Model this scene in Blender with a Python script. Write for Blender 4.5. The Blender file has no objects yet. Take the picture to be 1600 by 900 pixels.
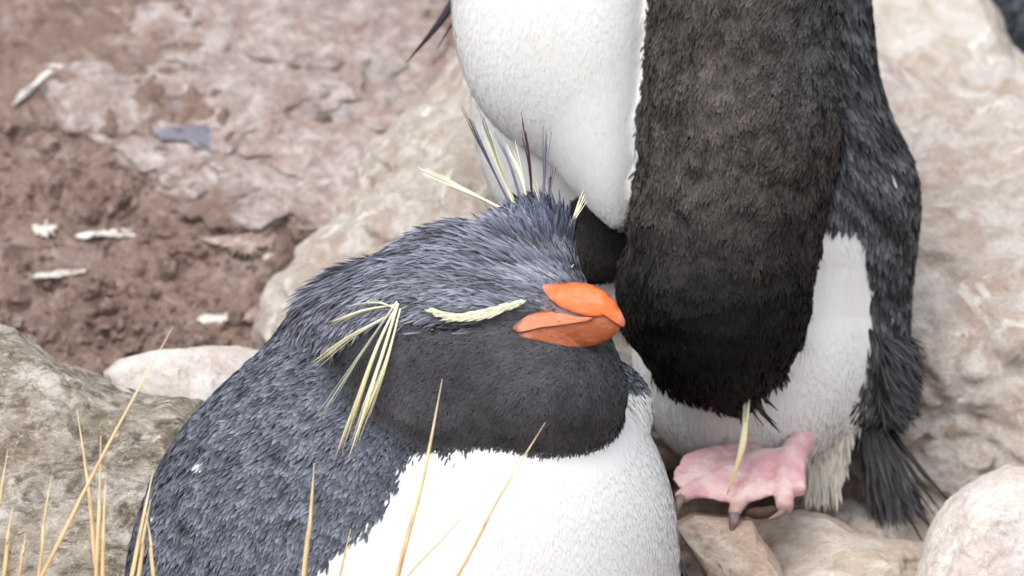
import bpy, bmesh, math, random
import numpy as np
from mathutils import Vector, Matrix
from mathutils.bvhtree import BVHTree

rng = np.random.default_rng(7)
random.seed(7)
C = bpy.context.scene.collection
S = 0.00028            # metres per unit; modelling is done in units of 0.28 mm
DIST = 6.0             # metres from the lens to the front penguin
PITCH = math.radians(12)

# ------------------------------------------------------------------ camera, sky, sun, exposure
FWD = np.array([0, math.cos(PITCH), -math.sin(PITCH)])
UPV = np.array([0, math.sin(PITCH), math.cos(PITCH)])
cam_d = bpy.data.cameras.new("camera")
cam = bpy.data.objects.new("camera", cam_d); C.objects.link(cam)
cam.location = (-FWD * DIST).tolist()
cam.rotation_euler = (math.pi / 2 - PITCH, 0, 0)
cam_d.sensor_width = 36.0
cam_d.lens = 36.0 * DIST / (1600 * S)
cam_d.clip_start = 0.1
cam_d.clip_end = 3000
cam_d.dof.use_dof = True
cam_d.dof.focus_distance = DIST - 0.03
cam_d.dof.aperture_fstop = 11
bpy.context.scene.camera = cam

SUN_EL, SUN_AZ = math.radians(58), math.radians(-150)   # azimuth measured from +Y towards +X
world = bpy.data.worlds.new("World"); bpy.context.scene.world = world
world.use_nodes = True
wn = world.node_tree; wn.nodes.clear()
sky = wn.nodes.new("ShaderNodeTexSky"); sky.sky_type = 'NISHITA'; sky.sun_disc = False
sky.sun_elevation = SUN_EL; sky.sun_rotation = SUN_AZ
sky.air_density = 1.0; sky.dust_density = 2.0
hsv = wn.nodes.new("ShaderNodeHueSaturation"); hsv.inputs['Saturation'].default_value = 0.28
bg = wn.nodes.new("ShaderNodeBackground"); bg.inputs['Strength'].default_value = 0.15
wo = wn.nodes.new("ShaderNodeOutputWorld")
wn.links.new(sky.outputs[0], hsv.inputs['Color']); wn.links.new(hsv.outputs[0], bg.inputs[0]); wn.links.new(bg.outputs[0], wo.inputs[0])
sun_d = bpy.data.lights.new("sun", 'SUN'); sun_d.energy = 1.0; sun_d.angle = math.radians(55); sun_d.color = (1, 0.975, 0.94)
sun = bpy.data.objects.new("sun", sun_d); C.objects.link(sun)
sdir = Vector((math.sin(SUN_AZ) * math.cos(SUN_EL), math.cos(SUN_AZ) * math.cos(SUN_EL), math.sin(SUN_EL)))
sun.rotation_euler = sdir.to_track_quat('Z', 'Y').to_euler()
sun.location = sdir * 5

sc = bpy.context.scene
sc.view_settings.view_transform = 'Standard'; sc.view_settings.look = 'None'
sc.view_settings.exposure = 0.79; sc.view_settings.gamma = 1.0
sc.render.engine = 'CYCLES'
sc.cycles.use_denoising = True
sc.cycles.max_bounces = 6; sc.cycles.diffuse_bounces = 3; sc.cycles.glossy_bounces = 2; sc.cycles.transmission_bounces = 2

# ------------------------------------------------------------------ helpers
def to_world(p, d0=0.0):
    """points (u, v, d) of a thing whose own distance is d0 -> metres"""
    p = np.asarray(p, float).reshape(-1, 3)
    k = (DIST + d0 * S) / DIST
    X = (p[:, 0] - 800) * S * k; Y = d0 * S + p[:, 2] * S * k; Z = (450 - p[:, 1]) * S * k
    return X[:, None] * np.array([1, 0, 0]) + Y[:, None] * FWD + Z[:, None] * UPV

def tag(o, label=None, cat=None, group=None, kind=None):
    if label: o['label'] = label
    if cat: o['category'] = cat
    if group: o['group'] = group
    if kind: o['kind'] = kind
    return o

def empty(name, loc):
    o = bpy.data.objects.new(name, None); C.objects.link(o); o.location = loc; o.empty_display_size = 0.02
    return o

def make_obj(name, verts, faces, mat, parent=None, loc=None, col=None, smooth=True, face_sizes=None):
    """verts in world metres; faces an (n,k) array or, with face_sizes, a flat list of indices"""
    verts = np.asarray(verts, float)
    base = np.zeros(3)
    if parent is not None:
        q = parent
        while q is not None: base = base + np.array(q.location); q = q.parent
    if loc is None: loc = np.zeros(3) if parent is not None else verts.mean(0)
    loc = np.asarray(loc, float)
    me = bpy.data.meshes.new(name)
    co = (verts - base - loc).astype(np.float32)
    if face_sizes is None:
        faces = np.asarray(faces); n, k = faces.shape; idx = faces.ravel(); sizes = np.full(n, k)
    else:
        idx = np.asarray(faces); sizes = np.asarray(face_sizes); n = len(sizes)
    me.vertices.add(len(co)); me.vertices.foreach_set("co", co.ravel())
    me.loops.add(len(idx)); me.loops.foreach_set("vertex_index", idx.astype(np.int32))
    me.polygons.add(n)
    me.polygons.foreach_set("loop_start", np.concatenate([[0], np.cumsum(sizes)[:-1]]).astype(np.int32))
    me.polygons.foreach_set("use_smooth", np.full(n, smooth))
    me.update(calc_edges=True); me.validate()
    if col is not None:
        a = me.attributes.new("Col", 'FLOAT_COLOR', 'POINT')
        c4 = np.ones((len(co), 4), np.float32); c4[:, :3] = col
        a.data.foreach_set("color", c4.ravel())
    if mat: me.materials.append(mat)
    o = bpy.data.objects.new(name, me); C.objects.link(o)
    o.location = loc
    if parent is not None: o.parent = parent
    return o

# ---- gradient noise in numpy
_perm = np.random.default_rng(3).permutation(256); _perm = np.concatenate([_perm, _perm, _perm])
_g = np.random.default_rng(4).normal(size=(256, 3)); _g /= np.linalg.norm(_g, axis=1)[:, None]
def noise3(p):
    p = np.asarray(p, float); i = np.floor(p).astype(int); f = p - i; i &= 255
    w = f * f * f * (f * (f * 6 - 15) + 10)
    out = np.zeros(len(p))
    for dx in (0, 1):
        for dy in (0, 1):
            for dz in (0, 1):
                h = _perm[_perm[_perm[i[:, 0] + dx] + i[:, 1] + dy] + i[:, 2] + dz]
                g = _g[h]
                v = g[:, 0] * (f[:, 0] - dx) + g[:, 1] * (f[:, 1] - dy) + g[:, 2] * (f[:, 2] - dz)
                out += v * (w[:, 0] if dx else 1 - w[:, 0]) * (w[:, 1] if dy else 1 - w[:, 1]) * (w[:, 2] if dz else 1 - w[:, 2])
    return out * 1.6
def fbm(p, o=4, lac=2.1, gain=0.5):
    a, s, r = 1.0, 1.0, 0
    for k in range(o):
        r = r + a * noise3(np.asarray(p) * s + 17.3 * k); a *= gain; s *= lac
    return r
def ridged(p, o=4):
    a, s, r = 1.0, 1.0, 0
    for k in range(o):
        r = r + a * (1 - 2 * np.abs(noise3(np.asarray(p) * s + 9.1 * k))); a *= 0.5; s *= 2.1
    return r
def sstep(a, b, x):
    t = np.clip((x - a) / (b - a), 0, 1); return t * t * (3 - 2 * t)

def srgb(r, g, b):
    c = np.array([r, g, b]) / 255.0
    return np.where(c <= 0.04045, c / 12.92, ((c + 0.055) / 1.055) ** 2.4)

# ------------------------------------------------------------------ materials
def new_mat(name):
    m = bpy.data.materials.new(name); m.use_nodes = True
    nt = m.node_tree; b = nt.nodes["Principled BSDF"]
    return m, nt, b

def feather_mat(name, rough=0.6, spec=0.25, sheen=0.0, follow=0.0):
    m, nt, b = new_mat(name)
    a = nt.nodes.new("ShaderNodeAttribute"); a.attribute_name = "Col"
    nt.links.new(a.outputs['Color'], b.inputs['Base Color'])
    b.inputs['Roughness'].default_value = rough
    b.inputs['Specular IOR Level'].default_value = spec
    if follow:      # barbs scatter light like the coat they lie in: lean the shading normal towards the coat's
        an = nt.nodes.new("ShaderNodeAttribute"); an.attribute_name = "Coat"
        ge = nt.nodes.new("ShaderNodeNewGeometry"); mx = nt.nodes.new("ShaderNodeMix"); mx.data_type = 'VECTOR'; mx.inputs[0].default_value = follow
        nt.links.new(ge.outputs['Normal'], mx.inputs[4]); nt.links.new(an.outputs['Vector'], mx.inputs[5])
        vn = nt.nodes.new("ShaderNodeVectorMath"); vn.operation = 'NORMALIZE'
        nt.links.new(mx.outputs[1], vn.inputs[0]); nt.links.new(vn.outputs[0], b.inputs['Normal'])
    if sheen:
        b.inputs['Sheen Weight'].default_value = sheen
    return m

def ramp(nt, src, stops):
    r = nt.nodes.new("ShaderNodeValToRGB")
    el = r.color_ramp.elements
    while len(el) < len(stops): el.new(0.5)
    for e, (p, c) in zip(el, stops):
        e.position = p; e.color = (*c, 1) if len(c) == 3 else c
    nt.links.new(src, r.inputs[0]); return r.outputs[0]

def mixc(nt, fac, a, b):
    m = nt.nodes.new("ShaderNodeMix"); m.data_type = 'RGBA'
    for sock, val in ((m.inputs[0], fac), (m.inputs[6], a), (m.inputs[7], b)):
        if hasattr(val, 'is_linked') or isinstance(val, bpy.types.NodeSocket): nt.links.new(val, sock)
        else: sock.default_value = val if isinstance(val, float) else (*val, 1)
    return m.outputs[2]

def nz(nt, vec, scale, detail=6, rough=0.6, dist=0.0):
    n = nt.nodes.new("ShaderNodeTexNoise"); n.inputs['Scale'].default_value = scale
    n.inputs['Detail'].default_value = detail; n.inputs['Roughness'].default_value = rough
    n.inputs['Distortion'].default_value = dist
    nt.links.new(vec, n.inputs['Vector']); return n.outputs[0]

def rock_mat(name, base, warm, pale, dark, stretch=(1, 1, 1), pale_at=0.56, dark_at=0.40, rot=0.0, moss=None, sc_=1.0, bump=0.5, white=None, white_at=0.66, mud=None):
    m, nt, b = new_mat(name)
    tc = nt.nodes.new("ShaderNodeTexCoord")
    mp = nt.nodes.new("ShaderNodeMapping"); mp.inputs['Scale'].default_value = stretch; mp.inputs['Rotation'].default_value = (0, rot, 0)
    nt.links.new(tc.outputs['Object'], mp.inputs[0]); v = mp.outputs[0]
    c = mixc(nt, ramp(nt, nz(nt, v, 22 * sc_, 5, .6, .4), [(0.38, (0, 0, 0)), (0.62, (1, 1, 1))]), base, warm)
    c = mixc(nt, ramp(nt, nz(nt, v, 60 * sc_, 8, .68, .6), [(pale_at - .07, (0, 0, 0)), (pale_at + .10, (1, 1, 1))]), c, pale)
    c = mixc(nt, ramp(nt, nz(nt, v, 95 * sc_, 8, .7, .8), [(dark_at - .10, (.9, .9, .9)), (dark_at + .04, (0, 0, 0))]), c, dark)
    if moss is not None: c = mixc(nt, ramp(nt, nz(nt, tc.outputs['Object'], 30 * sc_, 7, .7, .5), [(.52, (0, 0, 0)), (.68, (.75, .75, .75))]), c, moss)
    c = mixc(nt, ramp(nt, nz(nt, v, 300 * sc_, 5, .7), [(0.30, (.45, .45, .45)), (0.5, (0, 0, 0))]), c, dark)
    c = mixc(nt, ramp(nt, nz(nt, v, 420 * sc_, 4, .7), [(0.55, (0, 0, 0)), (0.72, (.5, .5, .5))]), c, pale)
    if white is not None:
        c = mixc(nt, ramp(nt, nz(nt, v, 34 * sc_, 8, .66, 1.2), [(white_at - .02, (0, 0, 0)), (white_at + .03, (.9, .9, .9))]), c, white)
    if mud is not None:
        ma = nt.nodes.new('ShaderNodeAttribute'); ma.attribute_name = 'Mud'; c = mixc(nt, ma.outputs['Fac'], c, mud)
    c = mixc(nt, ramp(nt, nz(nt, tc.outputs['Object'], 780, 3, .75), [(0.32, (.6, .6, .6)), (0.44, (0, 0, 0))]), c, dark)
    c = mixc(nt, ramp(nt, nz(nt, tc.outputs['Object'], 150, 8, .75, 1.5), [(0.585, (0, 0, 0)), (0.62, (.55, .55, .55))]), c, pale)
    nt.links.new(c, b.inputs['Base Color'])
    b.inputs['Roughness'].default_value = 0.9; b.inputs['Specular IOR Level'].default_value = 0.2
    h1 = nz(nt, v, 110 * sc_, 8, .7, .5); h2 = nz(nt, v, 520 * sc_, 4, .7)
    add = nt.nodes.new("ShaderNodeMath"); add.operation = 'MULTIPLY_ADD'; add.inputs[1].default_value = 0.25
    nt.links.new(h2, add.inputs[0]); nt.links.new(h1, add.inputs[2])
    bp = nt.nodes.new("ShaderNodeBump"); bp.inputs['Strength'].default_value = bump; bp.inputs['Distance'].default_value = 0.004
    nt.links.new(add.outputs[0], bp.inputs['Height']); nt.links.new(bp.outputs[0], b.inputs['Normal'])
    return m

def plain_mat(name, c1, c2, scale, rough=0.5, spec=0.4, bump=0.1, sss=0.0):
    m, nt, b = new_mat(name)
    tc = nt.nodes.new("ShaderNodeTexCoord")
    c = mixc(nt, ramp(nt, nz(nt, tc.outputs['Object'], scale, 5, .6, .3), [(0.35, (0, 0, 0)), (0.65, (1, 1, 1))]), c1, c2)
    nt.links.new(c, b.inputs['Base Color'])
    b.inputs['Roughness'].default_value = rough; b.inputs['Specular IOR Level'].default_value = spec
    if sss:
        b.inputs['Subsurface Weight'].default_value = sss; b.inputs['Subsurface Radius'].default_value = (.003, .001, .0006); b.inputs['Subsurface Scale'].default_value = 1.0
    bp = nt.nodes.new("ShaderNodeBump"); bp.inputs['Strength'].default_value = bump; bp.inputs['Distance'].default_value = 0.001
    nt.links.new(nz(nt, tc.outputs['Object'], scale * 5, 5, .6), bp.inputs['Height']); nt.links.new(bp.outputs[0], b.inputs['Normal'])
    return m

M_FEATHER = feather_mat("feather", 0.62, 0.22, follow=.72)
M_WHITE = feather_mat("white_down", 0.8, 0.1, follow=.93)
M_SKIN = feather_mat("underdown", 0.9, 0.05)
M_PLUME = feather_mat("plume", 0.5, 0.25)

# ------------------------------------------------------------------ ground sheet
PROF_Y = np.array([-7e5, -20000, -3000, -700, -166, 100, 300, 480, 720, 1050, 1400, 2700, 10000, 40000, 7e5])
PROF_Z = np.array([-9000, -3500, -1500, -1020, -960, -860, -720, -590, -370, -90, 120, 560, 2300, 5200, 9000])
def axis(lo, hi, step, far):
    mid = np.arange(lo, hi + step, step); a, x, w = [], mid[-1], step
    while x < far: w *= 1.35; x += w; a.append(x)
    b, x, w = [], mid[0], step
    while x > -far: w *= 1.35; x -= w; b.append(x)
    return np.concatenate([b[::-1], mid, a])
gx = axis(-1000, 1000, 4.0, 6.5e5); gy = axis(200, 1800, 4.0, 6.5e5)
GX, GY = np.meshgrid(gx, gy); gp = np.stack([GX.ravel(), GY.ravel()], 1)
base_z = np.interp(gp[:, 1], PROF_Y, PROF_Z)
near = np.exp(-(np.maximum(0, np.abs(gp[:, 0]) - 1200) / 2500.) ** 2) * np.exp(-(np.maximum(0, np.abs(gp[:, 1] - 800) - 1500) / 2500.) ** 2)
q3 = np.stack([gp[:, 0], gp[:, 1] * 1.0, base_z], 1)
qn = np.clip(q3, -1e5, 1e5)
clod = ridged(qn / np.array([110, 80, 110.]), 4)
disp = 26 * fbm(qn / 260, 3) + near * ((.35 + .9 * sstep(-.35, .45, noise3(qn / 190 + 7))) * (13 * clod + 10 * fbm(qn / 38, 4, gain=.62)) - 16 * sstep(.25, .6, noise3(qn / 45 + 50)))
far_amt = 1 - near
disp = disp * near + far_amt * 220 * fbm(qn / 9000, 4)
gz = base_z + disp - 260 * sstep(480, 760, gp[:, 0]) * sstep(1150, 1420, gp[:, 1]) * (1 - sstep(2200, 4500, gp[:, 1])) * (1 - sstep(1600, 3500, gp[:, 0]))   # a hollow where the third bird stands
ny_, nx_ = GX.shape
ids = np.arange(ny_ * nx_).reshape(ny_, nx_)
gf = np.stack([ids[:-1, :-1].ravel(), ids[:-1, 1:].ravel(), ids[1:, 1:].ravel(), ids[1:, :-1].ravel()], 1)
gv = np.stack([gp[:, 0], gp[:, 1], gz], 1) * S
M_SOIL = rock_mat("soil", srgb(138, 116, 106), srgb(150, 126, 114), srgb(188, 172, 163), srgb(80, 68, 62), pale_at=.60, dark_at=.43, bump=.9)
ground = make_obj("ground", gv, gf, M_SOIL, loc=np.zeros(3)); tag(ground, kind='structure')
near_f = gf[(np.abs(gv[gf[:, 0], 0]) < .5) & (gv[gf[:, 0], 1] > -.3) & (gv[gf[:, 0], 1] < 1.2)]
G_BVH = BVHTree.FromPolygons(gv.tolist(), near_f.tolist())
def ground_hit(u, v):
    o = -FWD * DIST; t = to_world([(u, v, 0)])[0]
    h, n, i, dist_ = G_BVH.ray_cast(Vector(o), Vector(t - o).normalized())
    if h is None: return None, None
    return np.array(h), np.array(n)
def depth_of(h): return float(np.dot(h, FWD)) / S

# ------------------------------------------------------------------ rocks
_bm = bmesh.new(); bmesh.ops.create_icosphere(_bm, subdivisions=7, radius=1)
ICO = np.array([v.co[:] for v in _bm.verts]); ICOF = np.array([[v.index for v in f.verts] for f in _bm.faces]); _bm.free()
_bm = bmesh.new(); bmesh.ops.create_icosphere(_bm, subdivisions=5, radius=1)
ICO5 = np.array([v.co[:] for v in _bm.verts]); ICO5F = np.array([[v.index for v in f.verts] for f in _bm.faces]); _bm.free()

def polar(outline, centre, n=720, sm=5):
    P = np.array(outline, float) - np.array(centre); Q = np.roll(P, -1, 0)
    th = np.linspace(-math.pi, math.pi, n, endpoint=False); R = np.zeros(n)
    for k, t in enumerate(th):
        dx, dy = math.cos(t), math.sin(t); e = Q - P
        den = dx * e[:, 1] - dy * e[:, 0]; den = np.where(np.abs(den) < 1e-9, 1e-9, den)
        s_ = (P[:, 0] * e[:, 1] - P[:, 1] * e[:, 0]) / den; w = (P[:, 0] * dy - P[:, 1] * dx) / den
        ok = (w >= 0) & (w <= 1) & (s_ > 0); R[k] = s_[ok].max() if ok.any() else 10
    k = np.hanning(2 * sm + 1); k /= k.sum()
    R = np.convolve(np.concatenate([R[-sm:], R, R[:sm]]), k, 'valid')
    return th, R

def rock(name, label, outline, d0, rd, mat, centre=None, e=2.6, amp=1.0, seed=0, tilt=0.0, fine=True, cat='rock', layer=0.0, group=None, rough=1.0, ragged=0.0, mud=False):
    if centre is None: centre = np.mean(np.array(outline), 0)
    th, R = polar(outline, centre, sm=2 if ragged else 5)
    if ragged: R = R * (1 + ragged * fbm(np.stack([np.cos(th) * 4, np.sin(th) * 4, np.full(len(th), seed * 3.1)], 1), 3))
    n, F = (ICO, ICOF) if fine else (ICO5, ICO5F)
    a = np.arctan2(-n[:, 2], n[:, 0]); r = np.interp(a, th, R, period=2 * math.pi)
    # facets: flatten the front by a few random planes
    y = n[:, 1]; rho = np.clip(1 - np.abs(y) ** e, 0, 1) ** (1 / e)
    rr = np.sqrt(n[:, 0] ** 2 + n[:, 2] ** 2) + 1e-9
    pt = np.stack([n[:, 0] / rr * r * rho, y * rd, n[:, 2] / rr * r * rho], 1)
    size = R.mean()
    g = np.random.default_rng(seed + 100)
    for _ in range(9):
        pn = g.normal(size=3); pn[1] = -abs(pn[1]) * 1.3; pn /= np.linalg.norm(pn)
        lim = np.percentile(pt @ pn, 97) * g.uniform(.80, .97)
        over = np.maximum(0, pt @ pn - lim); w = np.exp(-(np.minimum(rho, 1) / .96) ** 14) * .85
        pt = pt - (over * w)[:, None] * pn
    nrm = pt / (np.linalg.norm(pt, axis=1)[:, None] + 1e-9)
    q = pt + seed * 131.7
    dsp = amp * rough * (0.055 * size * fbm(q / (size * .55), 3) + 7 * np.minimum(1, size / 200) * fbm(q / 70, 4, gain=.55) * 1.0
                 - 9 * np.minimum(1, size / 200) * sstep(.80, 1.15, ridged(q / np.array([160, 160, 90.]), 2)) + 1.6 * fbm(q / 14, 3, gain=.6))
    if layer: dsp = dsp + layer * noise3(q / np.array([220, 220, 22.]))
    pt = pt + nrm * dsp[:, None]
    pt[:, 1] += tilt * pt[:, 2]
    P = np.stack([centre[0] + pt[:, 0], centre[1] - pt[:, 2], pt[:, 1]], 1)
    W = to_world(P, d0)
    o = make_obj(name, W, F, mat, loc=to_world([(centre[0], centre[1], 0)], d0)[0])
    if mud:
        mk = sstep(.80, 1.08, np.sqrt(np.clip(1 - y * y, 0, 1)) + .26 * fbm(q / 70, 4))
        a_ = o.data.attributes.new("Mud", 'FLOAT', 'POINT'); a_.data.foreach_set("value", np.clip(mk, 0, 1).astype(np.float32))
    tag(o, label, cat, group)
    return o

cream = srgb(222, 208, 190); tan = srgb(196, 164, 136); whit = srgb(236, 230, 220); brn = srgb(120, 92, 72)
M_BEIGE = rock_mat("beige_stone", srgb(192, 182, 170), srgb(178, 160, 146), srgb(216, 209, 201), srgb(150, 132, 120), stretch=(1, 1, .55), rot=.6, pale_at=.52, dark_at=.40, bump=.9, white=whit, white_at=.61, sc_=1.2)
M_PINK = rock_mat("pink_stone", srgb(176, 158, 151), srgb(182, 156, 146), srgb(214, 202, 197), srgb(104, 90, 84), stretch=(1, 1, .8), rot=-.4, pale_at=.52, dark_at=.41, bump=1.0, sc_=1.35, moss=srgb(152, 142, 142), white=srgb(216, 208, 203), white_at=.61, mud=srgb(142, 119, 108))
M_RIGHT = rock_mat("ochre_stone", srgb(206, 197, 188), srgb(194, 173, 158), srgb(224, 217, 210), srgb(158, 138, 126), stretch=(.85, 1, 1.15), rot=-.3, pale_at=.52, dark_at=.40, bump=.8, sc_=1.15, white=whit, white_at=.60, moss=srgb(186, 154, 130))
M_UPPER = rock_mat("cream_stone", srgb(182, 172, 160), srgb(170, 150, 132), srgb(202, 197, 190), srgb(176, 158, 144), pale_at=.48, dark_at=.33, bump=.4, white=whit, white_at=.6)
M_MOSSY = rock_mat("mossy_stone", srgb(178, 168, 152), srgb(148, 134, 118), srgb(218, 212, 202), srgb(94, 84, 72), stretch=(.7, 1, 1), rot=-.35, pale_at=.55, dark_at=.48, bump=1.0, moss=srgb(112, 104, 78), white=whit, white_at=.64)
whit2 = srgb(222, 216, 210)
M_PALE = rock_mat("pale_stone", srgb(210, 202, 194), srgb(204, 188, 178), srgb(224, 220, 214), srgb(170, 146, 136), pale_at=.52, dark_at=.40, bump=.5, white=whit2, white_at=.62)
M_LEDGE = rock_mat("ledge_stone", srgb(178, 160, 144), srgb(182, 156, 136), srgb(204, 192, 178), srgb(130, 108, 94), stretch=(.7, 1, 1), rot=.5, pale_at=.55, dark_at=.38, bump=.5)
M_SLAB = rock_mat("slab_stone", srgb(198, 186, 170), srgb(184, 164, 146), srgb(220, 212, 202), srgb(150, 128, 110), stretch=(.45, 1, 1.2), rot=.45, pale_at=.52, dark_at=.36, bump=.5, white=whit, white_at=.66)
M_CHIP = rock_mat("slate_chip", srgb(120, 118, 128), srgb(132, 130, 140), srgb(150, 150, 160), srgb(84, 82, 92), pale_at=.6, bump=.3)
M_GUANO = rock_mat("guano", srgb(212, 204, 194), srgb(196, 182, 168), srgb(226, 222, 216), srgb(180, 160, 144), pale_at=.45, dark_at=.33, bump=.3)

ha, hb = ground_hit(400, 330)[0], ground_hit(400, 40)[0]
p_tilt = (depth_of(hb) - depth_of(ha)) / ((330 - 40) * 1.04)
p_d0 = depth_of(hb) + 34
rock("rock", "broad pinkish brown rock face with a blue grey chip lying on it", [(-200, 70), (0, 195), (70, 240), (150, 256), (240, 302), (330, 336), (430, 362), (540, 366), (660, 330), (800, 260), (900, 0), (800, -260), (300, -320), (80, -230), (40, 0), (20, 90)], p_d0, 92, M_PINK, centre=(400, 30), seed=1, tilt=p_tilt, amp=1.5, e=2.0, mud=True)
rock("rock", "large cream boulder with a whitened edge behind the white breast of the standing penguin", [(760, 40), (695, 135), (640, 168), (590, 225), (562, 290), (530, 338), (480, 385), (440, 430), (400, 520), (420, 700), (800, 760), (1150, 700), (1250, 300), (1150, 60), (950, -20)], 940, 300, M_BEIGE, centre=(800, 390), seed=2, tilt=.5, amp=1.4)
rock("rock", "big tan and cream boulder behind the tail of the standing penguin", [(1330, 80), (1420, 100), (1500, 124), (1600, 157), (1750, 200), (1850, 600), (1760, 900), (1500, 900), (1350, 860), (1240, 800), (1200, 500), (1260, 200)], 980, 300, M_RIGHT, centre=(1480, 480), seed=3, tilt=.5, amp=1.6)
rock("rock", "cream boulder below the slate grey penguin in the upper corner", [(1300, -120), (1500, -70), (1560, 20), (1588, 75), (1640, 110), (1720, 160), (1740, 320), (1500, 340), (1330, 220), (1270, 50)], 1330, 150, M_UPPER, seed=4, tilt=.4, amp=.6)
rock("rock", "grey green lichened boulder against the back of the sleeping penguin", [(-160, 470), (-40, 500), (0, 512), (60, 545), (110, 575), (180, 606), (250, 618), (320, 622), (400, 700), (430, 900), (420, 1120), (150, 1260), (-120, 1200), (-220, 800)], 260, 230, M_MOSSY, seed=5, tilt=.35, layer=6)
rock("rock", "rounded white and pink stone between the lichened boulder and brown soil", [(163, 583), (185, 563), (240, 550), (300, 543), (370, 538), (430, 550), (470, 620), (440, 860), (280, 860), (190, 700)], 520, 110, M_PALE, seed=6, amp=.5, tilt=.3)
rock("rock", "pale speckled stone with a smooth rounded top under the tail feathers", [(1425, 900), (1450, 830), (1485, 780), (1530, 745), (1575, 730), (1650, 735), (1760, 800), (1800, 960), (1720, 1150), (1520, 1150), (1420, 1000)], 240, 150, M_PALE, seed=7, amp=.5, tilt=.3)
rock("rock", "brown angular rock under the claws of the pink foot", [(1052, 818), (1085, 800), (1130, 806), (1175, 812), (1205, 860), (1250, 950), (1280, 1150), (1180, 1200), (1130, 960), (1095, 890)], 330, 160, M_LEDGE, centre=(1165, 930), seed=8, amp=.5, e=3.2)
rock("rock", "flat tan slab stretching from the pink foot towards the tail feathers", [(1130, 830), (1180, 800), (1250, 790), (1290, 805), (1335, 830), (1390, 842), (1450, 850), (1540, 920), (1540, 1150), (1250, 1200), (1180, 950)], 430, 170, M_SLAB, centre=(1330, 960), seed=9, amp=.6, e=3.0, layer=4, tilt=.5)
rock("rock", "low earthy tan rock behind the pink foot and tail", [(1230, 760), (1290, 770), (1350, 790), (1440, 760), (1500, 800), (1540, 1000), (1300, 1050), (1180, 900)], 640, 130, M_RIGHT, seed=10, amp=1.2, tilt=.5)

# stones and droppings lying on the soil
def lying(name, label, outline, mat, thick, cat, seed, sink=.25, amp=.5):
    c = np.mean(np.array(outline), 0); h, n = ground_hit(*c)
    d0 = depth_of(h) if h is not None else 900
    rock(name, label, outline, d0 - (8 if thick < 10 else 0), thick, mat, seed=seed, fine=False, cat=cat, amp=amp, tilt=.8, e=2.2, ragged=.5)
M_REDST = rock_mat("red_stone", srgb(164, 142, 132), srgb(172, 150, 140), srgb(204, 190, 180), srgb(112, 92, 84), pale_at=.56, bump=.5)
lying("stone", "flat reddish stone with a pale tip lying on the brown soil", [(322, 372), (355, 364), (405, 360), (430, 368), (428, 384), (400, 398), (372, 400), (345, 388)], M_REDST, 26, 'stone', 21, amp=.35)
lying("stone", "small cream stone just under the flat reddish stone", [(408, 398), (428, 394), (434, 402), (418, 408), (408, 405)], M_PALE, 12, 'stone', 22, amp=.3)
lying("dropping", "long thin white streak of dropping across the brown soil", [(98, 364), (120, 360), (160, 360), (185, 357), (232, 361), (232, 369), (200, 373), (150, 369), (110, 370)], M_GUANO, 7, 'dropping', 23, amp=.35)
lying("dropping", "short white blob of dropping beside the long thin streak", [(48, 350), (70, 346), (88, 355), (88, 366), (68, 369), (55, 364)], M_GUANO, 7, 'dropping', 24, amp=.35)
lying("dropping", "white dropping on the soil above the rounded white stone", [(300, 500), (315, 492), (345, 491), (372, 488), (380, 496), (352, 504), (322, 508)], M_GUANO, 7, 'dropping', 25, amp=.4)
lying("dropping", "broken white crust on soil above the lichened boulder", [(18, 440), (40, 428), (75, 424), (118, 420), (120, 428), (80, 434), (40, 440)], M_GUANO, 7, 'dropping', 26, amp=.45)
lying("stone", "pinkish stone half sunk in soil close to the cream boulder", [(440, 340), (480, 332), (522, 334), (528, 348), (500, 354), (462, 352)], M_PINK, 26, 'stone', 27, amp=.4)
lying("stone", "small pink stone beside the back of the sleeping penguin", [(372, 492), (392, 480), (410, 484), (420, 496), (400, 506), (380, 504)], M_REDST, 18, 'stone', 28, amp=.4)
# things lying on the pink rock face
dep = bpy.context.evaluated_depsgraph_get()
pinkrock = [o for o in C.objects if o.name == 'rock'][0]
def on_obj(o, u, v):
    dep.update(); a = Vector(-FWD * DIST); t = Vector(to_world([(u, v, 0)])[0]); mi = Matrix.Translation(o.location).inverted()
    ok, h, n, i = o.ray_cast(mi @ a, (t - a).normalized())
    return depth_of(np.array(h + o.location)) if ok else 1000
for nm, lb, ol, m_, th_, ct, sd in (
    ("stone", "blue grey chip lying flat on the pinkish rock face", [(240, 210), (258, 196), (272, 198), (282, 206), (278, 197), (320, 194), (345, 198), (348, 220), (335, 235), (315, 234), (290, 220), (268, 218), (250, 220)], M_CHIP, 10, 'stone', 31),
    ("dropping", "slanting white line of dropping down the side of the pinkish rock", [(16, 172), (40, 142), (78, 100), (92, 92), (108, 94), (104, 104), (84, 108), (50, 145), (26, 172)], M_GUANO, 9, 'dropping', 32)):
    c = np.mean(np.array(ol), 0); d0 = on_obj(pinkrock, *c)
    rock(nm, lb, ol, d0 - 2, th_, m_, seed=sd, fine=False, cat=ct, amp=.25, tilt=p_tilt, e=2.2, ragged=.25)

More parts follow.
